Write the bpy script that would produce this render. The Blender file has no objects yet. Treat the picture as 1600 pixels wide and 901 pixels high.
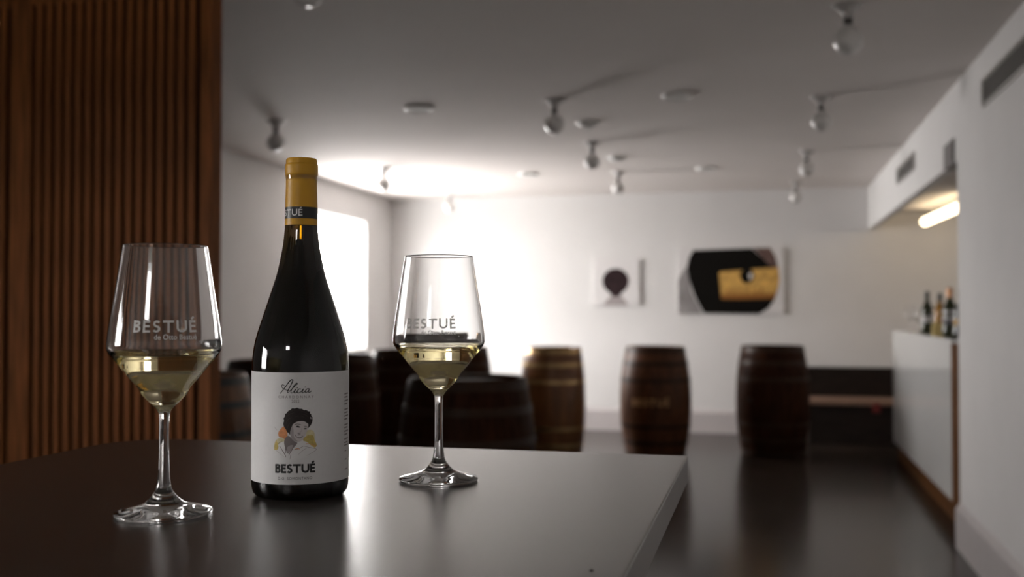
import bpy, bmesh, math, random
import numpy as np
from mathutils import Vector, Matrix
S = bpy.context.scene
random.seed(7)
PI = math.pi
H = 1.255                     # camera height
TT = 1.10                     # table top height
CZ = 2.47                     # ceiling height
XL, XR, YB, YF = -4.0, 1.0, 10.8, -2.0

# ---------------------------------------------------------------- camera
cam_d = bpy.data.cameras.new('camera'); cam = bpy.data.objects.new('camera', cam_d)
S.collection.objects.link(cam)
cam.location = (0, 0, H)
cam.rotation_euler = (math.radians(90 + 1.18), 0, math.radians(13.7))
cam_d.sensor_width = 36.0; cam_d.lens = 36.45
cam_d.clip_start = 0.02; cam_d.clip_end = 200
cam_d.dof.use_dof = True; cam_d.dof.focus_distance = 0.875; cam_d.dof.aperture_fstop = 5.6
S.camera = cam

# ---------------------------------------------------------------- daylight: one even bright surround, sky and pale sunlit street alike
W = bpy.data.worlds.new('overcast'); S.world = W; W.use_nodes = True
bg = W.node_tree.nodes['Background']
bg.inputs[0].default_value = (1.0, 0.972, 0.948, 1); bg.inputs[1].default_value = 18.5

SY0, SY1, SZ0, SZ1 = -1.05, .15, 1.05, 1.95              # unseen side window, added to light the bottle label
def portal(name, loc, rot, sx, sy):
    l = bpy.data.lights.new(name, 'AREA'); l.shape = 'RECTANGLE'; l.size = sx; l.size_y = sy
    l.cycles.is_portal = True
    o = bpy.data.objects.new(name, l); S.collection.objects.link(o)
    o.location = loc; o.rotation_euler = rot
WY0, WY1, WZ0, WZ1 = 8.42, 10.04, 0.86, 2.165       # left window opening
RX0, RX1, RZ0, RZ1 = -1.05, -.50, 1.98, 2.28           # rear window opening (behind the camera)
portal('left_window_portal', (XL - .3, (WY0+WY1)/2, (WZ0+WZ1)/2), (0, -PI/2, 0), WZ1-WZ0, WY1-WY0)
portal('added_side_window_portal', (XL - .3, (SY0+SY1)/2, (SZ0+SZ1)/2), (0, -PI/2, 0), SZ1-SZ0, SY1-SY0)
portal('rear_window_portal', ((RX0+RX1)/2, YF - .3, (RZ0+RZ1)/2), (PI/2, 0, 0), RX1-RX0, RZ1-RZ0)

# ---------------------------------------------------------------- exposure
S.view_settings.view_transform = 'Standard'; S.view_settings.look = 'None'
S.view_settings.exposure = 0.6; S.view_settings.gamma = 1.0
S.view_settings.use_curve_mapping = False
cy = S.cycles
cy.max_bounces = 24; cy.diffuse_bounces = 8; cy.glossy_bounces = 8; cy.transmission_bounces = 20
cy.transparent_max_bounces = 16; cy.volume_bounces = 0
cy.caustics_reflective = True; cy.caustics_refractive = True
cy.sample_clamp_indirect = 6.0; cy.blur_glossy = 0.5
cy.use_denoising = True

# ---------------------------------------------------------------- materials
def mat(name, col, rough=.5, metal=0, spec=.5, trans=0, ior=1.45, noise=0, nscale=8, stretch=(1, 1, 1), bump=0, bscale=60, coat=0, emit=None):
    m = bpy.data.materials.new(name); m.use_nodes = True
    nt = m.node_tree; p = nt.nodes['Principled BSDF']
    p.inputs['Base Color'].default_value = (*col, 1); p.inputs['Roughness'].default_value = rough
    p.inputs['Metallic'].default_value = metal; p.inputs['Specular IOR Level'].default_value = spec
    p.inputs['Transmission Weight'].default_value = trans; p.inputs['IOR'].default_value = ior
    p.inputs['Coat Weight'].default_value = coat
    if emit:
        p.inputs['Emission Color'].default_value = (*emit[0], 1); p.inputs['Emission Strength'].default_value = emit[1]
    if noise or bump:
        tc = nt.nodes.new('ShaderNodeTexCoord'); mp = nt.nodes.new('ShaderNodeMapping')
        mp.inputs['Scale'].default_value = stretch
        nt.links.new(tc.outputs['Object'], mp.inputs[0])
    if noise:
        n = nt.nodes.new('ShaderNodeTexNoise'); n.inputs['Scale'].default_value = nscale; n.inputs['Detail'].default_value = 5
        nt.links.new(mp.outputs[0], n.inputs['Vector'])
        r = nt.nodes.new('ShaderNodeValToRGB')
        r.color_ramp.elements[0].color = (*[c*(1-noise) for c in col], 1)
        r.color_ramp.elements[1].color = (*[min(1, c*(1+noise)) for c in col], 1)
        r.color_ramp.elements[0].position = .3; r.color_ramp.elements[1].position = .7
        nt.links.new(n.outputs['Fac'], r.inputs[0]); nt.links.new(r.outputs[0], p.inputs['Base Color'])
    if bump:
        n2 = nt.nodes.new('ShaderNodeTexNoise'); n2.inputs['Scale'].default_value = bscale; n2.inputs['Detail'].default_value = 4
        b = nt.nodes.new('ShaderNodeBump'); b.inputs['Strength'].default_value = bump; b.inputs['Distance'].default_value = .002
        nt.links.new(mp.outputs[0], n2.inputs['Vector']); nt.links.new(n2.outputs['Fac'], b.inputs['Height'])
        nt.links.new(b.outputs[0], p.inputs['Normal'])
    return m
M = {}
M['plaster'] = mat('white_plaster', (.74, .728, .722), .7, spec=.3, noise=.02, nscale=3, bump=.08, bscale=40)
M['ceiling'] = mat('ceiling_paint', (.70, .655, .63), .8, spec=.2, noise=.02, nscale=2)
M['baseboard'] = mat('grey_baseboard', (.52, .485, .485), .4, noise=.02)
M['floor'] = mat('dark_polished_floor', (.030, .022, .018), .20, spec=.30, noise=.35, nscale=1.6, bump=.05, bscale=6)
M['table'] = mat('dark_table_laminate', (.042, .034, .030), .23, spec=.9, coat=.55, noise=.25, nscale=45, bump=.12, bscale=700)
M['table_edge'] = mat('table_edge', (.085, .075, .07), .45, noise=.2, nscale=60)
M['slat'] = mat('slat_wood', (.20, .068, .018), .6, spec=.2, noise=.45, nscale=6, stretch=(9, 9, .6))
M['gap_shade'] = mat('painted_gap_shade', (.012, .008, .006), .95, spec=.1, noise=.2, nscale=200)
M['stave'] = mat('barrel_oak', (.075, .027, .010), .40, spec=.2, noise=.4, nscale=7, stretch=(5, 5, .8))
M['stave_gold'] = mat('barrel_honey_oak', (.14, .053, .015), .33, noise=.35, nscale=7, stretch=(5, 5, .8))
M['stave_dark'] = mat('barrel_dark_oak', (.028, .0100, .0045), .45, spec=.04, noise=.4, nscale=7, stretch=(5, 5, .8))
M['hoop'] = mat('steel_hoop', (.030, .015, .009), .38, spec=.14, noise=.3, nscale=10)
M['hoop_grey'] = mat('grey_steel_hoop', (.055, .052, .048), .42, metal=.2, spec=.3, noise=.3, nscale=10)
M['hoop_warm'] = mat('bronzed_hoop', (.40, .26, .12), .33, metal=.8, noise=.3, nscale=10)
M['print_tan'] = mat('tan_print', (.42, .22, .09), .6)
M['bench'] = mat('dark_bench_wood', (.014, .009, .007), .5, spec=.2, noise=.3, nscale=5, stretch=(1, 5, 5))
M['bench_seat'] = mat('pale_bench_wood', (.24, .15, .11), .5, spec=.3, noise=.25, nscale=5, stretch=(1, 6, 6))
M['red'] = mat('red_plastic', (.14, .014, .011), .5)
M['gloss_white'] = mat('gloss_white_panel', (.72, .72, .71), .12, spec=.5)
M['counter_wood'] = mat('counter_wood', (.10, .038, .009), .6, spec=.06, noise=.4, nscale=5, stretch=(6, 6, .8))
M['vent'] = mat('vent_metal', (.50, .48, .46), .5)
M['vent_dark'] = mat('vent_duct', (.16, .15, .14), .8)
M['greybox'] = mat('grey_box', (.15, .135, .135), .5)
M['porcelain'] = mat('grey_glazed_rose', (.46, .44, .43), .2, spec=.8)
M['socket'] = mat('dark_socket', (.07, .06, .055), .4)
M['downlight'] = mat('white_enamel', (.76, .75, .73), .35)
M['diffuser'] = mat('frosted_disc', (.74, .73, .71), .6)
M['white_frame'] = mat('white_window_frame', (.8, .8, .79), .4)
M['capsule'] = mat('mustard_capsule', (.50, .255, .012), .42, spec=.4, noise=.05, nscale=40)
M['black_band'] = mat('black_band', (.012, .012, .013), .4)
M['paper'] = mat('label_paper', (.70, .69, .69), .65, spec=.25, noise=.015, nscale=400, bump=.05, bscale=2500)
M['ink'] = mat('black_ink', (.012, .011, .011), .6)
M['ink_grey'] = mat('grey_ink', (.22, .19, .185), .6)
M['white_ink'] = mat('white_ink', (.78, .77, .76), .6)
M['p_hair'] = mat('print_dark_brown', (.018, .011, .010), .6)
M['p_hair2'] = mat('print_brown_strands', (.045, .030, .026), .6)
M['p_face'] = mat('print_pale_face', (.56, .51, .51), .6)
M['p_shade'] = mat('print_soft_grey', (.36, .32, .32), .6)
M['p_neck'] = mat('print_neck_grey', (.20, .17, .17), .6)
M['p_orange'] = mat('print_orange', (.62, .25, .10), .6, noise=.25, nscale=300)
M['p_yellow'] = mat('print_ochre', (.52, .40, .12), .6, noise=.25, nscale=300)
M['p_pale'] = mat('print_pale_yellow', (.62, .56, .34), .6, noise=.15, nscale=300)
M['p_white'] = mat('print_white', (.72, .71, .71), .6)
M['canvas'] = mat('canvas_white', (.74, .72, .72), .7)
M['canvas_grey'] = mat('canvas_grey', (.30, .28, .28), .7, noise=.3, nscale=4)
M['canvas_black'] = mat('canvas_black', (.006, .005, .004), .7, spec=.1)
M['canvas_plum'] = mat('canvas_plum', (.030, .018, .020), .7, spec=.1, noise=.3, nscale=14)
M['canvas_brown'] = mat('canvas_brown', (.12, .07, .06), .6, noise=.4, nscale=12)
M['cork'] = mat('canvas_cork', (.62, .36, .09), .7, noise=.3, nscale=16)
M['cork_dark'] = mat('canvas_cork_print', (.30, .12, .02), .7)
M['block_ground'] = mat('outdoor_dark_ground', (.05, .055, .04), .95, noise=.3, nscale=2)
M['tube'] = mat('tube_lamp', (1, .95, .85), .4, emit=((1.0, .80, .52), 4))
M['tube_end'] = mat('tube_cap', (.6, .58, .55), .4)
M['crumb'] = mat('dark_crumb', (.02, .018, .016), .7)
M['amber_glass'] = mat('amber_spirit', (.62, .33, .06), .08, trans=.6)
M['green_glass'] = mat('dark_green_glass', (.03, .035, .012), .1)
M['black_glass'] = mat('black_glass', (.012, .012, .012), .1)
M['orange_cap'] = mat('copper_capsule', (.55, .27, .13), .35, metal=.4)
M['yellow'] = mat('yellow_card', (.72, .56, .22), .6)
M['slate_label'] = mat('slate_label', (.13, .12, .15), .6)

def glass_mat(name, col, ior, absorb=None):
    m = bpy.data.materials.new(name); m.use_nodes = True; nt = m.node_tree; nt.nodes.clear()
    o = nt.nodes.new('ShaderNodeOutputMaterial'); g = nt.nodes.new('ShaderNodeBsdfGlass')
    g.inputs['Color'].default_value = (*col, 1); g.inputs['IOR'].default_value = ior; g.inputs['Roughness'].default_value = 0
    nt.links.new(g.outputs[0], o.inputs['Surface'])
    if absorb:
        v = nt.nodes.new('ShaderNodeVolumeAbsorption'); v.inputs['Density'].default_value = absorb[1]
        v.inputs['Color'].default_value = (*absorb[0], 1); nt.links.new(v.outputs[0], o.inputs['Volume'])
    return m
M['globe'] = mat('opal_globe', (.72, .70, .68), .3, coat=1)
M['globe'].node_tree.nodes['Principled BSDF'].inputs['Coat Roughness'].default_value = .03
M['glass'] = glass_mat('clear_glass', (.99, .99, .99), 1.5)
M['wine'] = glass_mat('white_wine', (.99, .955, .80), 1.34)
M['bottle_glass'] = glass_mat('dark_bottle_glass', (1, 1, 1), 1.5, ((.60, .50, .0), 280))

M['table'].node_tree.nodes['Principled BSDF'].inputs['Coat Roughness'].default_value = .27
def thin_pane(name):
    m = bpy.data.materials.new(name); m.use_nodes = True; nt = m.node_tree; nt.nodes.clear()
    o = nt.nodes.new('ShaderNodeOutputMaterial'); t = nt.nodes.new('ShaderNodeBsdfTransparent'); g = nt.nodes.new('ShaderNodeBsdfGlossy')
    g.inputs['Roughness'].default_value = 0
    lw = nt.nodes.new('ShaderNodeLayerWeight'); lw.inputs['Blend'].default_value = .5
    f0 = nt.nodes.new('ShaderNodeMath'); f0.operation = 'POWER'; nt.links.new(lw.outputs['Facing'], f0.inputs[0]); f0.inputs[1].default_value = 5
    f = nt.nodes.new('ShaderNodeMath'); f.operation = 'MULTIPLY_ADD'; nt.links.new(f0.outputs[0], f.inputs[0]); f.inputs[1].default_value = .9; f.inputs[2].default_value = .05
    x = nt.nodes.new('ShaderNodeMixShader')
    nt.links.new(f.outputs[0], x.inputs[0]); nt.links.new(t.outputs[0], x.inputs[1]); nt.links.new(g.outputs[0], x.inputs[2])
    nt.links.new(x.outputs[0], o.inputs['Surface']); return m
M['pane'] = thin_pane('window_glass')

def frosted_print(name):
    m = bpy.data.materials.new(name); m.use_nodes = True; nt = m.node_tree; nt.nodes.clear()
    o = nt.nodes.new('ShaderNodeOutputMaterial'); d = nt.nodes.new('ShaderNodeBsdfDiffuse'); t = nt.nodes.new('ShaderNodeBsdfTranslucent')
    d.inputs[0].default_value = (.95, .94, .92, 1); t.inputs[0].default_value = (.95, .93, .92, 1)
    x = nt.nodes.new('ShaderNodeMixShader'); x.inputs[0].default_value = .3
    nt.links.new(d.outputs[0], x.inputs[1]); nt.links.new(t.outputs[0], x.inputs[2]); tp = nt.nodes.new('ShaderNodeBsdfTransparent'); x2 = nt.nodes.new('ShaderNodeMixShader'); x2.inputs[0].default_value = .06
    nt.links.new(x.outputs[0], x2.inputs[1]); nt.links.new(tp.outputs[0], x2.inputs[2]); nt.links.new(x2.outputs[0], o.inputs['Surface']); return m
M['frost'] = frosted_print('frosted_print')

# ---------------------------------------------------------------- mesh helpers
class MB:
    def __init__(s): s.v = []; s.f = []; s.m = []
    def add(s, vs, fs, mi=0):
        o = len(s.v); s.v += [tuple(v) for v in vs]
        s.f += [tuple(i + o for i in f) for f in fs]; s.m += [mi]*len(fs); return s
    def box(s, x0, x1, y0, y1, z0, z1, mi=0):
        return s.add([(x0,y0,z0),(x1,y0,z0),(x1,y1,z0),(x0,y1,z0),(x0,y0,z1),(x1,y0,z1),(x1,y1,z1),(x0,y1,z1)],
                     [(3,2,1,0),(4,5,6,7),(0,1,5,4),(1,2,6,5),(2,3,7,6),(3,0,4,7)], mi)
    def lathe(s, prof, n=48, c=(0, 0), closed=False, ang=None, mi=0):
        """prof: (r, z) from bottom outside up; closed joins last to first"""
        a0, a1 = ang if ang else (0, 2*PI); full = ang is None
        nn = n if full else n + 1; vs = []; rings = []
        for r, z in prof:
            if r < 1e-6 and full: rings.append([len(vs)]); vs.append((c[0], c[1], z))
            else:
                rings.append(list(range(len(vs), len(vs)+nn)))
                for i in range(nn):
                    a = a0 + (a1-a0)*i/n; vs.append((c[0]+r*math.cos(a), c[1]+r*math.sin(a), z))
        fs = []; pairs = list(zip(rings, rings[1:])) + ([(rings[-1], rings[0])] if closed else [])
        for A, B in pairs:
            for i in range(n):
                j = (i+1) % nn
                if len(A) == 1 and len(B) == 1: continue
                if len(A) == 1: fs.append((A[0], B[j], B[i]))
                elif len(B) == 1: fs.append((A[i], A[j], B[0]))
                else: fs.append((A[i], A[j], B[j], B[i]))
        return s.add(vs, fs, mi)
    def build(s, name, mats, parent=None, loc=None, smooth=False, bevel=0, flat_angle=None):
        me = bpy.data.meshes.new(name); me.from_pydata(s.v, [], s.f)
        for m in (mats if isinstance(mats, (list, tuple)) else [mats]): me.materials.append(M[m])
        if len(set(s.m)) > 1: me.polygons.foreach_set('material_index', s.m)
        if smooth: me.polygons.foreach_set('use_smooth', [True]*len(s.f))
        me.update()
        if smooth and flat_angle: me.set_sharp_from_angle(angle=math.radians(flat_angle))
        o = bpy.data.objects.new(name, me); S.collection.objects.link(o)
        if parent: o.parent = parent
        if loc: o.location = loc
        if bevel:
            b = o.modifiers.new('bevel', 'BEVEL'); b.width = bevel; b.segments = 2; b.limit_method = 'ANGLE'
        return o
def spline(pts, k=6, closed=False):
    P = [np.array(p, float) for p in pts]; n = len(P); out = []
    rng = range(n if closed else n-1)
    for i in rng:
        if closed: a, b, c, d = P[i-1], P[i], P[(i+1) % n], P[(i+2) % n]
        else: a, b, c, d = P[max(i-1, 0)], P[i], P[i+1], P[min(i+2, n-1)]
        # chord-limited tangents
        l1 = np.linalg.norm(b-a)+1e-12; l2 = np.linalg.norm(c-b)+1e-12; l3 = np.linalg.norm(d-c)+1e-12
        t1 = ((b-a)/l1 + (c-b)/l2)/2*l2 if l1 > 1e-9 else (c-b)
        t2 = ((c-b)/l2 + (d-c)/l3)/2*l2 if l3 > 1e-9 else (c-b)
        for j in range(k):
            t = j/k; h = (2*t**3-3*t**2+1, t**3-2*t**2+t, -2*t**3+3*t**2, t**3-t**2)
            out.append(tuple(h[0]*b+h[1]*t1+h[2]*c+h[3]*t2))
    if not closed: out.append(tuple(P[-1]))
    return out
def tag(o, label, cat=None, group=None, kind=None):
    if label: o['label'] = label
    if cat: o['category'] = cat
    if group: o['group'] = group
    if kind: o['kind'] = kind
    return o
def thing(name, loc, label, cat, group=None, rz=0):
    o = bpy.data.objects.new(name, None); S.collection.objects.link(o); o.location = loc; o.rotation_euler = (0, 0, rz)
    o.empty_display_size = .05
    return tag(o, label, cat, group)
def struct(o, label=None): o['kind'] = 'structure'; return tag(o, label)
def copy_tree(o, parent=None):
    c = o.copy(); S.collection.objects.link(c)
    if parent: c.parent = parent
    for ch in list(o.children): copy_tree(ch, c)
    return c

# ---------------------------------------------------------------- the room
T = .25
JY, LZ = 5.92, 2.05           # bar opening: jamb, underside of lintel
BX = 3.2                      # far side of the bar recess
fl = MB().box(XL-T, BX+T, YF-T, YB+T, -.12, 0).build('floor', 'floor'); struct(fl, 'dark polished reflective floor')
BC = 2.225                    # bar recess ceiling height
ce = MB().box(XL-T, XR+.06, YF-T, YB+T, CZ, CZ+.15).box(XR+.06, BX+T, JY, YB+T, BC, CZ+.15).box(XR+T, BX+T, JY-T, JY, BC, CZ+.15).build('ceiling', 'ceiling'); struct(ce, 'flat white painted ceiling')
TL = .09
wl = MB().box(XL-TL, XL, YF, SY0, 0, CZ).box(XL-TL, XL, SY1, WY0, 0, CZ).box(XL-TL, XL, SY0, SY1, 0, SZ0).box(XL-TL, XL, SY0, SY1, SZ1, CZ).box(XL-TL, XL, WY1, YB, 0, CZ).box(XL-TL, XL, WY0, WY1, 0, WZ0).box(XL-TL, XL, WY0, WY1, WZ1, CZ)
struct(wl.build('wall_left', 'plaster'), 'white plaster wall with the bright window')
struct(MB().box(XL-T, BX+T, YB, YB+T, 0, CZ).build('wall_back', 'plaster'), 'white plaster end wall with two canvases')
wr = MB().box(XR, XR+T, YF, JY, 0, CZ).box(XR, XR+.06, JY, YB, LZ, CZ)
struct(wr.build('wall_right', 'plaster'), 'white plaster wall with the opening to the bar')
struct(MB().box(BX, BX+T, JY, YB, 0, BC).box(XR+T, BX+T, JY-T, JY, 0, BC).build('wall_recess', 'plaster'), 'plain walls inside the bar recess')
wf = MB().box(XL-T, RX0, YF-T, YF, 0, CZ).box(RX1, XR+T, YF-T, YF, 0, CZ).box(RX0, RX1, YF-T, YF, 0, RZ0).box(RX0, RX1, YF-T, YF, RZ1, CZ)
struct(wf.build('wall_front', 'plaster'))
BH = .235
def bboard(name, x0, x1, y0, y1):
    b = MB().box(x0, x1, y0, y1, 0, BH)
    z = BH-.032                       # the front edge slopes back to the wall
    for i, v in enumerate(b.v):
        front = v[0] == x0 if name.endswith('right') else v[0] == x1 if name.endswith('left') else v[1] == y0
        if v[2] > 0 and front: b.v[i] = (v[0], v[1], z)
    return struct(b.build(name, 'baseboard'))
bboard('baseboard_right', XR-.024, XR, YF, JY)
bboard('baseboard_back', XL, BX, YB-.026, YB)
bboard('baseboard_left', XL, XL+.024, YF, YB-.026)
def window(name, along, a0, a1, z0, z1, plane):
    e = bpy.data.objects.new(name, None); S.collection.objects.link(e); e['kind'] = 'structure'
    m = MB(); f = .03; d0, d1 = plane-.03, plane+.01
    def bx(a, b, c, d, dd0=d0, dd1=d1, mb=m):
        mb.box(dd0, dd1, a, b, c, d) if along == 'y' else mb.box(a, b, dd0, dd1, c, d)
    bx(a0, a1, z0, z0+f); bx(a0, a1, z1-f, z1); bx(a0, a0+f, z0+f, z1-f); bx(a1-f, a1, z0+f, z1-f)
    m.build('window_frame', 'white_frame', e)
    for p0, p1 in ((a0+f, a1-f),):
        g = MB(); bx(p0, p1, z0+f, z1-f, plane-.001, plane+.001, g); 
        g2 = MB().add(g.v[:], [g.f[5] if along == 'y' else g.f[2]]); g2.build('pane', 'pane', e)
    return tag(e, 'bright overexposed window in the left wall' if along == 'y' else 'wide window behind the viewer')
window('window_1', 'y', WY0, WY1, WZ0, WZ1, XL-.07)
window('added_fill_window', 'y', SY0, SY1, SZ0, SZ1, XL-.07)['label'] = 'added side window that lights the bottle label, outside the picture'
window('window_2', 'x', RX0, RX1, RZ0, RZ1, YF-.2)
sill = MB().box(XL-.02, XL+.03, WY0-.03, WY1+.03, WZ0-.03, WZ0).build('trim_1', 'white_frame'); struct(sill, 'white window sill')
struct(MB().box(XL-T, 20, -40, YF-T, -.3, -.15).box(-40, XL-T, -40, 4, -.3, -.15).build('ground_light_block', 'block_ground'), 'added dark ground outside the rear and side windows, keeping light off the ceiling')  # unseen ground, added dark so little light rises to the ceiling

# ---------------------------------------------------------------- table
def rounded_outline(x0, x1, y0, y1, rl, rr, k=10):
    pts = []
    for cx, cy_, r, a in ((x1-rr, y0+rr, rr, -PI/2), (x1-rr, y1-rr, rr, 0), (x0+rl, y1-rl, rl, PI/2), (x0+rl, y0+rl, rl, PI)):
        for i in range(k+1):
            t = a + PI/2*i/k; pts.append((cx+r*math.cos(t), cy_+r*math.sin(t)))
    return pts
def extrude(pts, z0, z1, mb=None, mi=0):
    n = len(pts); mb = mb or MB()
    return mb.add([(x, y, z0) for x, y in pts]+[(x, y, z1) for x, y in pts],
                  [tuple(range(n-1, -1, -1)), tuple(range(n, 2*n))]+[(i, (i+1) % n, n+(i+1) % n, n+i) for i in range(n)], mi)
tb = thing('bar_table', (-.413, .72, 0), 'dark grey high table with square right corner holding bottle and glasses', 'table')
out = rounded_outline(-.335, .333, -.42, .40, .075, .004)
top = extrude(out, TT-.028, TT).build('tabletop', 'table', tb, bevel=.0018)
top['label'] = 'dark matt tabletop with thick edge'
MB().lathe([(0, .02), (.035, .02), (.035, TT-.05), (.12, TT-.05), (.12, TT-.028), (0, TT-.028)], 32).build('pedestal', 'socket', tb, smooth=True, flat_angle=40)
MB().lathe([(0, 0), (.22, 0), (.22, .01), (.06, .02), (0, .02)], 40).build('base', 'socket', tb, smooth=True, flat_angle=40)

# ---------------------------------------------------------------- lettering
W2 = .105
def arc(cx, cy_, rx, ry, a0, a1, k=10):
    return [(cx+rx*math.cos(math.radians(a0+(a1-a0)*i/k)), cy_+ry*math.sin(math.radians(a0+(a1-a0)*i/k))) for i in range(k+1)]
w = W2
GLYPH = {  # centre lines in units of cap height, x from the glyph's left edge
 'B': (.64, [[(w,0),(w,1)], [(w,1-w),(.30,1-w)]+arc(.32,.755,.19,.14,90,-90)+[(w,.52)], [(w,.52),(.32,.52)]+arc(.33,.31,.21,.205,90,-90)+[(w,w)]]),
 'E': (.60, [[(w,0),(w,1)], [(w,1-w),(.58,1-w)], [(w,.52),(.55,.52)], [(w,w),(.60,w)]]),
 'S': (.64, [arc(.34,.72,.20,.18,28,180,9)+arc(.30,.70,.16,.17,185,230,4)+[(.33,.505)]+arc(.32,.30,.21,.20,50,0,5)+arc(.30,.30,.23,.20,0,-150,10)]),
 'T': (.86, [[(0,1-w),(.86,1-w)], [(.43,1-w),(.43,0)]]),
 'U': (.88, [[(w,1),(w,.40)]+arc(.44,.40,.335,.295,180,360,14)+[(.88-w,1)]]),
}
GLYPH['É'] = (GLYPH['E'][0], GLYPH['E'][1]+[[(.22,1.08),(.46,1.27)]])
def ribbon(pts, width, mb, taper=None, mi=0):
    # subdivide then offset with mitres
    P = []
    for p in pts:
        p = np.array(p, float)
        if not P or np.linalg.norm(p-P[-1]) > width*.02: P.append(p)
    n = len(P); L = []
    for i in range(n):
        a = P[i]-P[i-1] if i else P[1]-P[0]; b = P[i+1]-P[i] if i < n-1 else P[-1]-P[-2]
        a = a/(np.linalg.norm(a)+1e-12); b = b/(np.linalg.norm(b)+1e-12)
        t = a+b; t /= (np.linalg.norm(t)+1e-12); nrm = np.array([-t[1], t[0]])
        c = max(.5, float(abs(np.dot(nrm, [-a[1], a[0]]))))
        hw = width/2*(taper[min(i, len(taper)-1)] if taper else 1)/c
        L.append((P[i]+nrm*hw, P[i]-nrm*hw))
    vs = [v for pr in L for v in pr]
    mb.add([(v[0], v[1], 0) for v in vs], [(2*i, 2*i+1, 2*i+3, 2*i+2) for i in range(n-1)], mi)
def dense(pts, step):
    out = [pts[0]]
    for a, b in zip(pts, pts[1:]):
        k = max(1, int(math.dist(a, b)/step))
        out += [(a[0]+(b[0]-a[0])*i/k, a[1]+(b[1]-a[1])*i/k) for i in range(1, k+1)]
    return out
def word(text, h, mb, x0=0, y0=0, gap=.26, stroke=1.0, mi=0):
    """caps drawn from strokes; returns the end x"""
    x = x0
    for ch in text:
        gw, strokes = GLYPH[ch]
        for s_ in strokes: ribbon([(x+px*h, y0+py*h) for px, py in dense(s_, .15)], 2*W2*h*stroke, mb, mi=mi)
        x += (gw+gap)*h
    return x-gap*h
def word_width(text, h, gap=.26): return sum((GLYPH[c][0]+gap)*h for c in text)-gap*h
def font_text(text, size, mb, x0=0, y0=0, align='CENTER', spacing=1.0, bold=0, mi=0, width=None):
    cu = bpy.data.curves.new('t', 'FONT'); cu.body = text; cu.size = 1.0; cu.align_x = 'LEFT'; cu.space_character = spacing
    cu.offset = bold; cu.resolution_u = 4; cu.fill_mode = 'FRONT'
    o = bpy.data.objects.new('t', cu); S.collection.objects.link(o)
    bpy.context.view_layer.update()
    me = o.evaluated_get(bpy.context.evaluated_depsgraph_get()).to_mesh()
    V = np.array([v.co[:] for v in me.vertices]); F = [tuple(p.vertices) for p in me.polygons]
    bpy.data.objects.remove(o); bpy.data.curves.remove(cu)
    if len(V) == 0: return
    V[:, 0] -= V[:, 0].min(); cur = V[:, 0].max()
    sx = width/cur if width else size
    V[:, 0] *= sx; V[:, 1] *= size; ww = cur*sx
    off = x0-(ww/2 if align == 'CENTER' else ww if align == 'RIGHT' else 0)
    mb.add([(v[0]+off, v[1]+y0, 0) for v in V], F, mi)
def refine(mb, longest):
    """split flat shapes finely enough to lie on a curved surface"""
    me = bpy.data.meshes.new('r'); me.from_pydata(mb.v, [], mb.f); me.polygons.foreach_set('material_index', mb.m)
    bm = bmesh.new(); bm.from_mesh(me); bpy.data.meshes.remove(me)
    for f in bm.faces: f.normal_update()
    bmesh.ops.triangulate(bm, faces=bm.faces[:])
    for _ in range(7):
        es = [e for e in bm.edges if e.calc_length() > longest]
        if not es: break
        bmesh.ops.subdivide_edges(bm, edges=es, cuts=1)
        bmesh.ops.triangulate(bm, faces=[f for f in bm.faces if len(f.verts) > 3])
    bm.verts.index_update()
    mb.v = [tuple(v.co) for v in bm.verts]; mb.f = [tuple(v.index for v in f.verts) for f in bm.faces]; mb.m = [f.material_index for f in bm.faces]
    bm.free(); return mb
def wrap(mb, rfun, phi0, rref, eps=.0001):
    """bend flat (u, z) shapes round a vertical surface of revolution"""
    nv = []
    for u, v, e in mb.v:
        r = rfun(v)+eps+e; a = phi0+u/rref; nv.append((r*math.cos(a), r*math.sin(a), v))
    mb.v = nv; return mb
def poly(pts, mb, e=0, mi=0, smooth=True, k=4):
    q = spline(pts, k, True) if smooth else pts
    mb.add([(x, y, e) for x, y in q], [tuple(range(len(q)))], mi)
def tri_clean(o):
    bm = bmesh.new(); bm.from_mesh(o.data); bmesh.ops.triangulate(bm, faces=[f for f in bm.faces if len(f.verts) > 4]); bm.to_mesh(o.data); bm.free()

# ---------------------------------------------------------------- wine glasses
GO = [(0, .0014), (.030, .0), (.0350, .0004), (.0360, .0017), (.0354, .0032), (.027, .0054), (.0190, .0074), (.0138, .0096), (.0095, .0138), (.0060, .0190),
      (.0044, .0280), (.0038, .0400), (.0036, .0580), (.0037, .0720), (.0045, .0775), (.0066, .0808), (.0104, .0845), (.0160, .0905), (.0192, .0960),
      (.0251, .1030), (.0318, .1115), (.0395, .1210), (.0414, .1245), (.0419, .1285), (.0415, .1335), (.0400, .1450), (.0363, .1690), (.0331, .1900), (.0310, .2036)]
foot = spline(GO[1:5], 4)
outer = [(0, .0014)] + foot + spline(GO[5:], 5)
zo = np.array([p[1] for p in GO[15:]]); ro = np.array([p[0] for p in GO[15:]])
OUTB = spline(GO[15:], 8)
def r_out(z): return float(np.interp(z, [p[1] for p in OUTB], [p[0] for p in OUTB]))
GI = [(.0, .0870), (.0050, .0873), (.0092, .0890), (.0145, .0932), (.0181, .0978), (.0240, .1047), (.0305, .1128), (.0381, .1222), (.0401, .1252), (.0406, .1287),
      (.0403, .1335), (.0389, .1450), (.0353, .1690), (.0322, .1900), (.0302, .2032)]
INB = spline(GI, 6)
def r_in(z): return float(np.interp(z, [p[1] for p in INB], [p[0] for p in INB]))
glass_prof = outer[:-1] + [(.03110, .2029), (.03104, .2033), (.03099, .2036), (.0309, .2039), (.0307, .2041), (.0305, .2041), (.0303, .2039), (.03018, .2036), (.03020, .2033), (.03026, .2029)] + INB[::-1][1:]
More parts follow.
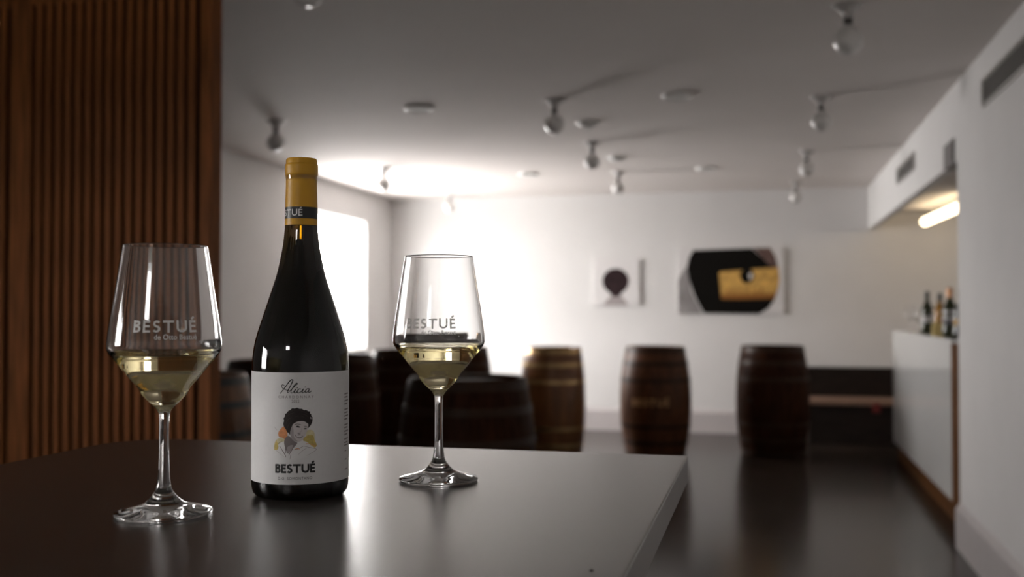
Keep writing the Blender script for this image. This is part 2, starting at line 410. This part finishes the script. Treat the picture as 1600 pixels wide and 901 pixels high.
def wine_glass(loc, rz, label, level, phi0=0):
    t = thing('wine_glass', loc, label, 'glass', 'two stemmed glasses of white wine on the table', rz)
    MB().lathe(glass_prof, 96).build('glass_body', 'glass', t, smooth=True)
    e = .00025
    wp = [(max(0, r+(e if r > .001 else 0)), z-(e if r < .02 else 0)) for r, z in INB if z < level-.0015]
    rl = r_in(level)
    wp += [(r_in(level-.0012)+e, level-.0004), (rl+e, level+.0007), (rl-.0006, level+.0002), (rl-.0016, level), (rl*.6, level), (0, level)]
    MB().lathe(wp, 96).build('wine', 'wine', t, smooth=True)['label'] = 'pale golden white wine'
    mb = MB(); h = .0090; ww = .0455; gap = (ww/h-sum(GLYPH[c][0] for c in 'BESTUÉ'))/5
    word('BESTUÉ', h, mb, -ww/2, .1385, gap, .82)
    font_text('de Otto Bestué', .0053, mb, ww/2, .1335, 'RIGHT', bold=.012, width=.0300)
    # a tiny dot of the print stands right of the small line
    poly([(ww/2+.0026+.0004*math.cos(a), .1318+.0004*math.sin(a)) for a in np.linspace(0, 2*PI, 9)[:-1]], mb, smooth=False)
    o = wrap(mb, r_out, phi0, .0402, .00006).build('glass_print', 'frost', t)
    o['label'] = 'white lettering printed on the bowl'
    return t
def facing(x, y): return math.atan2(0-y, 0-x)     # bearing from a spot to the viewer's position
wine_glass((-.444, .705, TT), 0, 'larger wine glass standing nearest, before the wooden slats, left of the bottle', .1212, facing(-.444, .705))
wine_glass((-.289, .904, TT), 0, 'wine glass standing farther back on the table, right of the bottle', .1212, facing(-.289, .904)-.20)

# ---------------------------------------------------------------- wine bottle
BO = [(.0, .004), (.020, .0035), (.031, .0008), (.0352, 0), (.0385, .0022), (.0402, .0075), (.0404, .016), (.0404, .060), (.0404, .1035), (.0401, .1138), (.0391, .1225), (.0375, .1305), (.0353, .1382),
      (.0326, .1466), (.0299, .1550), (.0271, .1636), (.0244, .1718), (.0216, .1804), (.0194, .1886), (.0176, .1972), (.0163, .2037), (.0148, .2140), (.0140, .2225), (.0134, .2320), (.0128, .2600), (.0124, .2780), (.0100, .2800), (0, .2800)]
bx, by = -.383, .814
bt = thing('wine_bottle', (bx, by, TT), 'dark wine bottle with mustard capsule and white portrait label between two glasses', 'bottle')
MB().lathe(spline(BO, 5), 96).build('bottle_body', 'bottle_glass', bt, smooth=True)
cap_o = [(.01385, .2265), (.0138, .2320), (.0136, .2420), (.0131, .2600), (.0131, .2685), (.0137, .2694), (.0138, .2710), (.0138, .2770), (.0137, .2782), (.0131, .2790), (.01305, .2820), (.0124, .2834), (0, .2836)]
cap_i = [(0, .2801), (.0126, .2801), (.0129, .2600), (.0135, .2320), (.01372, .2265)]
o = MB().lathe(cap_o+cap_i, 72, closed=False).build('capsule', 'capsule', bt, smooth=True, flat_angle=35); o['label'] = 'mustard yellow foil capsule'
def r_cap(z): return float(np.interp(z, [.2265, .2320, .2420, .26], [.01385, .0138, .0136, .0131]))
band = MB().lathe([(r_cap(z)+.00008, z) for z in (.2319, .235, .238, .2417)], 72).build('capsule_band', 'black_band', bt, smooth=True)
band['label'] = 'black band round the capsule'
phb = facing(bx, by)
hh = .0058; mb = MB(); ww = word_width('BESTUÉ', hh, .12)
word('BESTUÉ', hh, mb, -ww+.0008, .2338, .12, .66)
wrap(mb, r_cap, phb, .0137, .00016).build('capsule_lettering', 'white_ink', band)
LR = .0404
PH = phb-math.radians(6.2)            # the label's own centre line
lab = MB().lathe([(LR+.0002, z) for z in (.0138, .04, .08, .1043)], 90, ang=(PH-math.radians(118), PH+math.radians(112))).build('label', 'paper', bt, smooth=True)
lab['label'] = 'white paper label with portrait and lettering'
PX = 1933.0
def Lc(x, y): return ((x-460.5)/PX, .155-(y-484)/PX)           # photo-plane reading of the label turned into label millimetres
def C5(x, y): return Lc(415+x/9.49, 630+y/9.49)
def C4(x, y): return Lc(420+x/15.02, 580+y/15.02)
rl_ = lambda z: LR
mb = MB()
h = 14/PX; ww = 63/PX; gap = (ww/h-sum(GLYPH[c][0] for c in 'BESTUÉ'))/5
x0, y0 = Lc(429, 739); word('BESTUÉ', h, mb, x0, y0, gap, 1.08)
wrap(mb, rl_, PH, LR, .00032).build('maker_lettering', 'ink', lab); mb = MB()
def stroke(pts, wd, k=6, tp=None, f=C4, m=None, mi=0):
    q = spline([f(*p) for p in pts], k)
    n = len(q); taper = [1-.35*abs(2*i/(n-1)-1) for i in range(n)] if tp is None else None
    ribbon(q, wd, m if m is not None else mb, taper, mi)
SW = 22/15.02/PX
for pts, wd in (
    ([(245,530),(290,480),(335,425),(400,340),(470,245),(525,200),(550,205),(535,265),(490,360),(445,440),(425,490),(432,508)], SW*1.2),
    ([(470,450),(400,440),(335,415),(295,375),(288,340),(310,318),(345,330),(385,368)], SW*.8),
    ([(432,508),(520,430),(600,350),(658,290),(645,280),(600,320),(540,410),(508,480),(518,508),(545,505),(575,480)], SW),
    ([(575,480),(622,418),(592,480),(592,508),(620,505),(650,480)], SW*1.1),
    ([(738,432),(722,412),(690,425),(660,462),(655,495),(680,510),(720,498),(760,465)], SW*1.1),
    ([(755,470),(800,418),(770,480),(770,508),(798,505),(830,478)], SW*1.1),
    ([(935,418),(898,412),(860,440),(838,480),(850,503),(885,490),(942,415)], SW*1.05),
    ([(942,415),(918,475),(920,502),(945,500),(990,465)], SW)):
    stroke(pts, wd)
for cx, cy_ in ((656, 388), (840, 374)):
    c = C4(cx, cy_); poly([(c[0]+SW*.62*math.cos(a), c[1]+SW*.62*math.sin(a)) for a in np.linspace(0, 2*PI, 11)[:-1]], mb, smooth=False)
wrap(mb, rl_, PH, LR, .00032).build('title_lettering', 'ink', lab)
mb = MB(); x0, y0 = Lc(460.5, 749.3); font_text('D.O. SOMONTANO', 6.0/PX, mb, x0, y0, bold=0, spacing=1.25, width=53/PX)
wrap(mb, rl_, PH, LR, .00032).build('origin_lettering', 'ink', lab)
mb = MB()
x0, y0 = Lc(461.5, 622.4); font_text('CHARDONNAY', 6.3/PX, mb, x0, y0, bold=.006, spacing=1.5, width=55/PX)
x0, y0 = Lc(461.0, 629.3); font_text('2022', 6.5/PX, mb, x0, y0, bold=.006, width=12/PX)
wrap(mb, rl_, PH, LR, .00032).build('grape_and_year_lettering', 'ink_grey', lab); mb = MB()
# rows of the small print at the label's side edge, too small to read
for k, y in enumerate((614, 619, 624.5, 629.5, 638, 643, 648, 653, 661.5, 666, 671.5, 676.5, 683.5, 689, 693)):
    u0 = .0480; z = .155-(y-484)/1846; ln = (.0085, .0075, .009, .0065)[k % 4]
    ribbon(dense([(u0, z), (u0+ln, z+.0003)], .001), .0011, mb)
for y, ln in ((702, .003), (715, .004), (730, .006)):
    z = .155-(y-484)/1846; ribbon(dense([(.0490, z), (.0490+ln, z+.0003)], .001), .0009, mb)
wrap(mb, rl_, PH, LR, .00032).build('small_print', 'ink_grey', lab)['kind'] = 'stuff'
# the printed portrait: flat colour areas, one over the other
mb = MB(); E = [0]
def area(pts, mi, k=4):
    E[0] += .000004; q = [C5(*p) for p in pts]
    qq = spline(q, k, True); mb.add([(x, y, E[0]) for x, y in qq], [tuple(range(len(qq)))], mi)
def line(pts, wpx, mi):
    E[0] += .000004; tmp = MB(); stroke(pts, wpx/9.49/PX, 4, None, C5, tmp, mi)
    mb.add([(a, b, E[0]) for a, b, _ in tmp.v], tmp.f, mi)
HAIR, FACE, SHADE, NECK, ORA, YEL, PALE, WHI, INK = range(9)
area([(612,405),(690,410),(722,500),(690,560),(600,520)], PALE)
area([(548,545),(600,485),(690,480),(725,565),(752,640),(715,668),(650,640),(590,600)], YEL)
area([(118,610),(150,545),(215,520),(262,545),(200,590),(165,690),(120,695)], YEL)
area([(150,560),(200,515),(250,560),(190,600)], PALE)
area([(178,450),(215,385),(262,345),(305,385),(322,490),(300,550),(250,515),(195,500)], ORA)
area([(225,520),(300,560),(290,600),(215,560)], PALE)
area([(175,620),(295,565),(330,640),(330,780),(285,790),(225,690)], WHI)
area([(385,700),(450,600),(560,560),(690,650),(745,690),(650,770),(480,830),(350,820)], WHI)
area([(272,560),(330,480),(420,560),(465,585),(430,640),(375,700),(330,745),(300,690)], NECK)
area([(330,640),(400,620),(375,700),(335,740),(312,700)], SHADE)
area([(268,345),(258,300),(268,262),(262,225),(282,190),(285,160),(312,142),(330,115),(362,98),(390,74),(425,78),(458,66),(495,82),(530,84),(560,104),(598,104),(622,122),(648,126),(648,152),(668,172),(668,196),(688,215),(680,245),(686,272),(668,300),(662,328),(640,352),(622,374),(600,330),(520,280),(430,300),(400,360),(378,450),(356,462),(338,440),(318,430),(300,392)], HAIR)
area([(385,380),(400,310),(450,268),(520,258),(590,268),(622,310),(615,385),(592,455),(560,520),(515,562),(460,575),(400,545),(362,470)], FACE)
area([(365,400),(395,330),(410,400),(420,500),(470,565),(405,548),(362,470)], SHADE)
area([(385,330),(400,272),(470,238),(560,240),(625,262),(640,320),(615,305),(560,270),(470,272),(415,300)], HAIR)
area([(640,215),(660,185),(685,230),(680,290),(655,330),(640,300)], HAIR)
area([(652,205),(668,215),(668,240),(652,232)], SHADE)
for pts in ([(446,343),(466,333),(496,342),(512,357),(480,359),(456,354)], [(558,381),(577,370),(602,375),(596,386),(570,389)]): area(pts, HAIR)
line([(420,322),(460,306),(520,320)], 9, HAIR); line([(560,345),(590,345),(618,362)], 8, HAIR)
line([(530,370),(520,420),(470,445)], 7, SHADE); area([(468,440),(495,448),(515,450),(505,462),(475,456)], NECK)
area([(425,462),(465,478),(510,488),(550,486),(528,512),(490,520),(452,500)], NECK)
area([(442,474),(480,487),(535,493),(505,503),(468,496)], WHI)
line([(200,630),(240,690),(290,770),(300,800)], 12, NECK); line([(298,570),(292,650),(300,740)], 12, NECK)
line([(450,600),(400,670),(370,720),(340,770)], 12, NECK); line([(390,690),(470,680),(560,632)], 10, SHADE)
line([(430,680),(470,670),(500,685)], 10, ORA)
for pts in ([(330,150),(390,110),(460,105)], [(300,220),(340,170),(420,140)], [(480,110),(560,130),(620,165)], [(520,160),(590,180),(640,230)], [(300,300),(330,240),(390,210)], [(430,200),(510,190),(580,220)], [(320,380),(335,320),(380,270)], [(645,250),(655,290),(640,330)]): line(pts, 7, 9)
line([(370,760),(360,830)], 8, SHADE); line([(570,640),(640,660),(748,695),(680,740)], 8, SHADE); line([(480,760),(560,690),(600,670)], 6, SHADE)
line([(590,600),(660,612),(740,640)], 9, ORA); line([(180,600),(240,560)], 8, NECK); line([(120,355),(160,400)], 6, SHADE)
line([(150,700),(200,740),(270,790)], 5, SHADE); line([(600,780),(660,750),(720,715)], 5, SHADE)
po = wrap(refine(mb, .0009), rl_, PH, LR, .00030).build('portrait_print', ['p_hair', 'p_face', 'p_shade', 'p_neck', 'p_orange', 'p_yellow', 'p_pale', 'p_white', 'ink', 'p_hair2'], lab)
po['label'] = 'printed sketch of a smiling dark-haired woman in an open collar'
tag(MB().lathe([(0, 0), (.0010, .0), (.0014, .0003), (.0009, .0006), (0, .0007)], 9).build('crumb', 'crumb', loc=(-.101, .614, TT)), 'tiny dark crumb near the right table edge', 'crumb')

# ---------------------------------------------------------------- slatted partition
PY = 3.30
sp = thing('slatted_partition', (-2.9, PY, 0), 'tall partition of upright brown wooden slats at the left', 'partition')
ox = 2.9
def board(name, x0, x1, d0, d1, z0, z1, mtl='slat'):
    return MB().box(x0+ox, x1+ox, d0, d1, z0, z1).build(name, mtl, sp, bevel=.002)
board('end_board', -1.944, -1.899, 0, .072, 0, CZ-.005)
board('wide_board', -2.731, -2.641, 0, .05, 0, CZ-.005)
board('gap_shade_backing', -3.99, -1.945, .0165, .034, .09, 2.385, 'gap_shade')['label'] = 'added dark backing standing in for shade between the slats'  # added sheet, coloured dark in place of shade in the slat gaps
board('top_rail', -3.99, -1.945, .004, .034, 2.386, CZ-.005)['label'] = 'rail along the slat tops'
board('bottom_rail', -3.99, -1.945, .004, .034, 0, .089)['label'] = 'rail along the slat feet'
first = MB().box(-.0128, .0128, -.0015, .016, .0, CZ-.006).build('slat', 'slat', sp, bevel=.002)
pitch = (2.609-1.977)/15
xs = [-2.609+pitch*i for i in range(16)] + [-2.764-pitch*i for i in range(29)]
for i, x in enumerate(xs):
    s_ = first if i == 0 else first.copy()
    if i: S.collection.objects.link(s_); s_.parent = sp
    s_.location = (x+ox, random.uniform(-.001, .001), 0)

# ---------------------------------------------------------------- barrels
BARH = .945
def barrel_r(t, rh, rb): u = 2*t-1; return rh+(rb-rh)*(1-abs(u)**2.1)
def make_barrel(x, y, rh, rb, label, wood, hoop, rz=0):
    t = thing('wine_barrel', (x, y, 0), label, 'barrel', 'upright oak barrels across the room', rz)
    n = 112; mb = MB(); prof = []
    K = 22; rings = []
    for k in range(K+1):
        tt = k/K; r = barrel_r(tt, rh, rb); ring = []
        for i in range(n):
            a = 2*PI*i/n; g = -.0018 if i % 4 == 0 else 0     # seam between staves
            ring.append(((r+g)*math.cos(a), (r+g)*math.sin(a), tt*BARH))
        rings.append(ring)
    vs = [v for r_ in rings for v in r_]
    fs = [(k*n+i, k*n+(i+1) % n, (k+1)*n+(i+1) % n, (k+1)*n+i) for k in range(K) for i in range(n)]
    mb.add(vs, fs)
    # chime: top rim turns in and down to the head
    mb.lathe([(rh-.0018, BARH), (rh-.020, BARH-.002), (rh-.026, BARH-.03)], n)
    mb.lathe([(rh-.026, .03), (rh-.020, .002), (rh-.0018, 0)], n)
    mb.build('staves', wood, t, smooth=True, flat_angle=50)
    MB().lathe([(0, BARH-.032), (rh-.024, BARH-.032), (rh-.024, BARH-.022), (0, BARH-.022)], 48).build('head', wood, t, smooth=True, flat_angle=30)
    for z0, z1 in ((.012, .052), (.125, .160), (.265, .298), (BARH-.298, BARH-.265), (BARH-.160, BARH-.125), (BARH-.052, BARH-.012)):
        r0 = barrel_r(z0/BARH, rh, rb); r1 = barrel_r(z1/BARH, rh, rb)
        MB().lathe([(r0+.0005, z0), (r0+.0035, z0), (r1+.0035, z1), (r1+.0005, z1)], 64).build('hoop', hoop, t, smooth=True, flat_angle=40)
    return t
make_barrel(-2.735, 4.562, .268, .325, 'brown barrel with grey hoops seen beside the partition edge, left of the bottle', 'stave_gold', 'hoop_grey')
make_barrel(-2.963, 5.903, .266, .325, 'dark barrel whose top shows above the barrel beside the partition', 'stave_dark', 'hoop', .3)
make_barrel(-2.938, 6.771, .265, .325, 'dark barrel just right of the bottle, under the window', 'stave_dark', 'hoop', .6)
make_barrel(-2.70, 7.672, .267, .315, 'dark barrel behind the left side of the right wine glass', 'stave_dark', 'hoop', .9)
make_barrel(-2.554, 8.436, .271, .320, 'dark barrel whose edge shows right of the right glass bowl', 'stave_dark', 'hoop', 1.2)
make_barrel(-1.345, 4.645, .268, .325, 'large dark barrel close behind the table, past the right glass stem', 'stave_dark', 'hoop', .2)
make_barrel(-1.729, 8.543, .232, .272, 'honey coloured barrel with shiny hoops, catching the window light', 'stave_gold', 'hoop_warm', .5)
b8 = make_barrel(-.913, 8.93, .244, .303, 'brown barrel with tan lettering, below the small square canvas', 'stave', 'hoop', 0)
mb = MB(); h = .060; ww = word_width('BESTUÉ', h, .22)
word('BESTUÉ', h, mb, -ww/2-.045, .455, .22, 1.0)
wrap(mb, lambda z: barrel_r(z/BARH, .244, .303), facing(-.913, 8.93), .300, .002).build('barrel_lettering', 'print_tan', b8)['label'] = 'tan branded lettering'
b9 = make_barrel(.061, 9.317, .262, .312, 'dark barrel beside the bench, below the large canvas', 'stave_dark', 'hoop', .8)
a = facing(.061, 9.317)-.8-.62; rr = barrel_r(.5, .262, .312)
bg_ = MB().lathe([(0, 0), (.022, 0), (.020, .006), (0, .007)], 20).build('bung', 'black_band', b9, smooth=True, flat_angle=40)
bg_.location = (rr*math.cos(a), rr*math.sin(a), .49); bg_.rotation_euler = (0, PI/2, a)

# ---------------------------------------------------------------- bench by the end wall
be = thing('bench', (1.0, 10.45, 0), 'long dark wooden bench with a pale seat against the end wall', 'bench')
MB().box(-.80, 1.2, .20, .32, 0, .69).build('bench_back', 'bench', be, bevel=.006)
MB().box(-.62, 1.2, -.30, .198, .365, .41).build('bench_seat', 'bench_seat', be, bevel=.006)['label'] = 'pale worn seat plank'
MB().box(-.60, 1.18, -.26, .19, 0, .364).build('bench_base', 'bench', be, bevel=.006)
MB().box(-.032, .032, -.325, -.301, .305, .39).build('red_tag', 'red', be, bevel=.003)['label'] = 'small red tag on the seat edge'

# ---------------------------------------------------------------- bar counter
CX = 1.05
bc = thing('bar_counter', (CX, 7.6, 0), 'glossy white bar counter with brown wooden end and plinth', 'counter')
def cb(name, x0, x1, y0, y1, z0, z1, m, **k): return MB().box(x0-CX, x1-CX, y0-7.6, y1-7.6, z0, z1).build(name, m, bc, **k)
cb('front_panel', CX, CX+.02, 6.47, 9.31, .145, 1.083, 'gloss_white', bevel=.002)
cb('counter_body', CX+.021, 1.60, 6.47, 9.29, .145, 1.062, 'gloss_white')
cb('worktop', CX+.021, 1.66, 6.2, 9.31, 1.063, 1.083, 'gloss_white', bevel=.002)
cb('end_panel', CX, 1.60, JY+.01, 6.469, .145, 1.062, 'counter_wood')
cb('plinth', CX+.035, 1.58, JY+.01, 9.26, 0, .144, 'counter_wood')
# items on the counter
def small_bottle(x, y, h, r, glass, cap, labels, label):
    t = thing('spirit_bottle', (x, y, 1.083), label, 'bottle', 'bottles on the bar counter')
    s_ = h
    pr = spline([(0, .002), (r*.8, 0), (r, .006), (r, s_*.30), (r, s_*.55), (r*.93, s_*.62), (r*.55, s_*.72), (r*.37, s_*.80), (r*.35, s_*.93), (r*.36, s_*.94), (0, s_*.94)], 4)
    MB().lathe(pr, 32).build('bottle_body', glass, t, smooth=True)
    MB().lathe([(r*.40, s_*.80), (r*.42, s_*.86), (r*.42, s_*.995), (r*.36, s_), (0, s_)], 24).build('capsule', cap, t, smooth=True, flat_angle=40)
    for z0, z1, m in labels:
        MB().lathe([(r+.0006, s_*z0), (r+.0006, s_*z1)], 32).build('label', m, t, smooth=True)
    return t
small_bottle(1.136, 7.963, .305, .041, 'green_glass', 'black_band', [(.14, .50, 'paper')], 'dark green bottle with white label, near the counter glasses')
small_bottle(1.150, 7.50, .285, .038, 'amber_glass', 'black_band', [], 'amber bottle in the middle of the counter row')
small_bottle(1.120, 6.92, .31, .041, 'green_glass', 'orange_cap', [(.10, .34, 'slate_label'), (.36, .54, 'paper')], 'bottle with copper coloured capsule and dark label on the counter')
small_bottle(1.115, 6.52, .29, .039, 'black_glass', 'black_band', [(.12, .40, 'capsule')], 'black bottle at the wall end of the counter row')
tag(MB().box(-.04, .04, -.02, .02, 0, .08).box(-.030, .030, -.014, .014, .08, .088).build('tea_box', 'yellow', loc=(1.105, 7.25, 1.083), bevel=.003), 'small pale yellow box among the counter bottles', 'box')
pg = [(r, z) for r, z in glass_prof[::3]] + [glass_prof[-1]]
g0 = None
for i, (x, y, lb) in enumerate(((1.105, 8.626, 'empty stemmed glass at the far end of the bar counter'), (1.154, 8.55, 'empty stemmed glass, second from the counter end'), (1.150, 8.38, 'empty stemmed glass next to the green bottle on the counter'))):
    if i == 0:
        g0 = thing('stemmed_glass', (x, y, 1.083), lb, 'glass', 'empty glasses on the bar counter')
        MB().lathe(pg, 40).build('glass_body', 'glass', g0, smooth=True)
    else:
        g = copy_tree(g0); g.location = (x, y, 1.083); g['label'] = lb
# tube lamp in the bar recess
tl = thing('tube_lamp', (1.63, 10.55, BC), 'glowing warm tube lamp hanging under the bar ceiling', 'lamp')
def rod(p, q, r, n=20, cap=True):
    p, q = Vector(p), Vector(q); d = (q-p); L = d.length; rot = d.to_track_quat('Z', 'Y').to_matrix()
    m = MB().lathe([(0, 0), (r*.6, 0), (r, r*.4), (r, L-r*.4), (r*.6, L), (0, L)], n)
    m.v = [tuple(rot @ Vector(v)+p) for v in m.v]; return m
rod((-.03, -1.38, -.105), (-.15, -.05, -.135), .040).build('tube', 'tube', tl, smooth=True, flat_angle=50)
for hx_, yy in ((-.052, -1.1), (-.118, -.35)): rod((hx_, yy, 0), (hx_, yy, -.085), .006).build('hanger', 'tube_end', tl, smooth=True)
# grey box and vents on the right wall
tag(MB().box(XR-.004, XR+.055, -.17, .17, 0, .135).box(XR-.012, XR-.004, -.155, -.06, .01, .125).build('grey_wall_box', 'greybox', loc=(0, 6.15, 2.049)), 'grey box set in the corner of the bar opening', 'box')
def vent(y0, y1, z0, z1, label):
    t = thing('air_vent', (XR, (y0+y1)/2, (z0+z1)/2), label, 'vent', 'vents high on the right wall')
    hy, hz = (y1-y0)/2, (z1-z0)/2
    MB().box(-.002, -.001, -hy+.01, hy-.01, -hz+.01, hz-.01).build('duct', 'vent_dark', t)
    f = MB(); f.box(-.012, 0, -hy, hy, -hz, -hz+.012).box(-.012, 0, -hy, hy, hz-.012, hz).box(-.012, 0, -hy, -hy+.012, -hz+.012, hz-.012).box(-.012, 0, hy-.012, hy, -hz+.012, hz-.012)
    f.build('vent_frame', 'vent', t)
    n = 7; sl = None
    for i in range(n):
        z = -hz+.018+(2*hz-.036)*(i+.5)/n
        if sl is None:
            sl = MB().add([(-.010, -hy+.012, -.002), (-.010, hy-.012, -.002), (-.003, hy-.012, .004), (-.003, -hy+.012, .004),
                           (-.0115, -hy+.012, -.001), (-.0115, hy-.012, -.001), (-.0045, hy-.012, .005), (-.0045, -hy+.012, .005)],
                          [(0,1,2,3),(7,6,5,4),(0,4,5,1),(1,5,6,2),(2,6,7,3),(3,7,4,0)]).build('slat', 'vent', t); o = sl
        else: o = sl.copy(); S.collection.objects.link(o); o.parent = t
        o.location = (0, 0, z)
vent(7.49, 8.43, 2.212, 2.338, 'grey air vent above the bar opening')
vent(4.0, 5.215, 2.200, 2.330, 'long dark air vent near the viewer on the right wall')

# ---------------------------------------------------------------- canvases on the end wall
def canvas(x0, x1, z0, z1, name, label):
    t = thing(name, ((x0+x1)/2, YB-.028, (z0+z1)/2), label, 'picture'); hx, hz = (x1-x0)/2, (z1-z0)/2
    MB().box(-hx, hx, 0, .027, -hz, hz).build('canvas', 'canvas', t, bevel=.003); return t, hx, hz
def flat(t, name, pts, e, m):
    mb = MB(); n = len(pts); mb.add([(x, -e, z) for x, z in pts], [tuple(range(n))]); o = mb.build(name, m, t); tri_clean(o); return o
def clip_rect(pts, hx, hz): return [(max(-hx, min(hx, x)), max(-hz, min(hz, z))) for x, z in pts]
t, hx, hz = canvas(-1.752, -1.262, 1.300, 1.786, 'small_canvas', 'small white canvas with one dark round shape')
def ell(cx, cz, rx, rz, n=40): return [(cx+rx*math.cos(2*PI*i/n), cz+rz*math.sin(2*PI*i/n)) for i in range(n)]
# round dark bulb that narrows to a neck at its foot, over a pale grey fan
flat(t, 'printed_fan', [(-.14, -hz+.002), (.13, -hz+.002), (.045, -.125), (-.045, -.125)], .0006, 'p_shade')
pts = [(.0+.140*math.cos(math.radians(a)), .012+.132*math.sin(math.radians(a))) for a in range(-50, 231, 10)]
flat(t, 'printed_bulb', [(x-.005, z) for x, z in pts]+[(-.052, -.125), (-.04, -.150), (.03, -.150), (.045, -.125)], .0012, 'canvas_plum')
t, hx, hz = canvas(-.868, .185, 1.212, 1.886, 'large_canvas', 'large canvas showing a pale cork in a black round opening')
def cv(px, pz): return (-hx+(px-705)/(1440-705)*2*hx, hz-(pz-88)/(530-88)*2*hz)
flat(t, 'printed_left_shade', [cv(*p) for p in ((706, 528), (706, 300), (740, 240), (770, 215), (800, 380), (880, 528))], .0006, 'canvas_grey')
L = [(815,100),(785,150),(770,215),(785,300),(815,390),(850,460),(890,525),(1270,528),(1330,495),(1375,440),(1400,370),(1412,300),(1405,235),(1370,225),(1330,195),(1290,150),(1225,92)]
flat(t, 'printed_opening', [cv(*p) for p in L], .0012, 'canvas_black')
flat(t, 'printed_rim', [cv(*p) for p in ((1232,90),(1350,90),(1385,150),(1405,235),(1370,225),(1330,195),(1290,150))], .0018, 'canvas_brown')
flat(t, 'printed_cork', [cv(*p) for p in ((995,255),(1000,248),(1200,232),(1405,222),(1412,300),(1395,380),(1370,428),(1150,432),(1010,430))], .0024, 'cork')
flat(t, 'printed_cork_shade', [cv(*p) for p in ((1010,395),(1390,390),(1370,428),(1150,432),(1010,430))], .0030, 'cork_dark')
flat(t, 'printed_mark', [cv(*p) for p in [(1190+48*math.cos(a), 275+50*math.sin(a)) for a in np.linspace(0, 2*PI, 25)[:-1]]], .0036, 'canvas_black')
flat(t, 'printed_glint', [cv(*p) for p in ((1200,265),(1225,255),(1228,285),(1208,305))], .0042, 'canvas')
mb = MB(); x0, z0 = cv(1050, 392); x1, z1 = cv(1300, 362); h = z1-z0
word('BESTUÉ', h, mb, x0, z0, ((x1-x0)/h-sum(GLYPH[c][0] for c in 'BESTUÉ'))/5)
mb.v = [(x, -.0044, y) for x, y, _ in mb.v]; mb.build('printed_lettering', 'cork_dark', t)['kind'] = 'stuff'

# ---------------------------------------------------------------- ceiling fittings
def make_fixture():
    t = thing('globe_ceiling_light', (0, 0, CZ), '', 'ceiling light', 'bare globe bulbs on the ceiling')
    rose = spline([(.062, 0), (.060, -.006), (.046, -.014), (.030, -.026), (.021, -.042), (.0195, -.056)], 4)
    MB().lathe([(0, 0)]+rose+[(0, -.056)], 40).build('ceiling_rose', 'porcelain', t, smooth=True, flat_angle=50)
    MB().lathe([(0, -.056), (.018, -.056), (.018, -.074), (.0150, -.080), (0, -.080)], 28).build('socket', 'socket', t, smooth=True, flat_angle=40)
    R = .057; zc = -.142
    g = [(.013, -.076), (.0145, -.083), (.022, -.092)]
    g += [(R*math.cos(math.radians(a)), zc+R*math.sin(math.radians(a))) for a in range(55, -90, -8)] + [(0, zc-R)]
    inn = [(max(0, r-.0012), z+(.0012 if z < zc else 0)) for r, z in g[::-1]]
    MB().lathe(g+inn, 40).build('globe_bulb', 'globe', t, smooth=True)['label'] = 'round glass globe bulb'
    return t
f0 = None
for (x, y, lb) in (
    (.328, 4.313, 'bare globe ceiling light nearest the viewer in the row by the bar wall'),
    (.318, 6.141, 'second globe ceiling light along the row by the bar wall'),
    (.316, 8.228, 'third globe ceiling light along the row by the bar wall'),
    (.289, 10.185, 'last globe ceiling light of the bar wall row, next to the end wall'),
    (-1.179, 5.869, 'large dark globe ceiling light in the middle row, before a smoke detector'),
    (-1.211, 7.419, 'middle row globe ceiling light between the two smoke detectors'),
    (-1.247, 9.059, 'faint far globe ceiling light at the end of the middle row'),
    (-3.043, 6.083, 'globe ceiling light beside the partition, above and left of the bottle'),
    (-3.16, 8.339, 'globe ceiling light in the glare before the window, right of the bottle neck'),
    (-3.212, 10.397, 'barely visible globe ceiling light in the far bright corner'),
    (-1.485, 3.20, 'globe ceiling light at the top picture edge, only its bulb bottom showing')):
    if f0 is None: f0 = make_fixture(); f = f0
    else: f = copy_tree(f0)
    f.location = (x, y, CZ); f['label'] = lb; f.rotation_euler = (0, 0, random.uniform(0, 6))
def downlight(x, y, r, label):
    t = thing('ceiling_downlight', (x, y, CZ), label, 'downlight', 'flush round downlights')
    MB().lathe([(r*.70, -.012), (r*.78, -.020), (r*.90, -.020), (r*.985, -.013), (r, 0)], 40).build('ring', 'downlight', t, smooth=True, flat_angle=50)
    MB().lathe([(0, -.015), (r*.74, -.015), (r*.74, -.008), (0, -.008)], 40).build('lens', 'diffuser', t)
downlight(-2.012, 5.888, .088, 'round white downlight, large and alone left of the middle lamp row')
downlight(-.476, 5.897, .088, 'round white downlight between the middle lamp row and the bar wall row')
downlight(-2.049, 9.008, .088, 'faint far downlight left of the middle lamp row')
downlight(-.484, 8.999, .088, 'faint far downlight right of the middle lamp row')
def detector(x, y, label):
    t = thing('smoke_detector', (x, y, CZ), label, 'detector', 'domed smoke detectors')
    MB().lathe([(0, -.012), (.072, -.012), (.076, -.006), (.076, 0), (0, 0)], 36).build('base', 'downlight', t, smooth=True, flat_angle=40)
    MB().lathe([(0, -.036), (.026, -.035), (.046, -.029), (.056, -.018), (.058, -.012), (0, -.012)], 36).build('dome', 'downlight', t, smooth=True, flat_angle=60)
detector(-1.113, 6.614, 'domed smoke detector just behind the large dark globe light')
detector(-1.141, 8.183, 'smaller looking smoke detector farther back, before the faint far globe light')
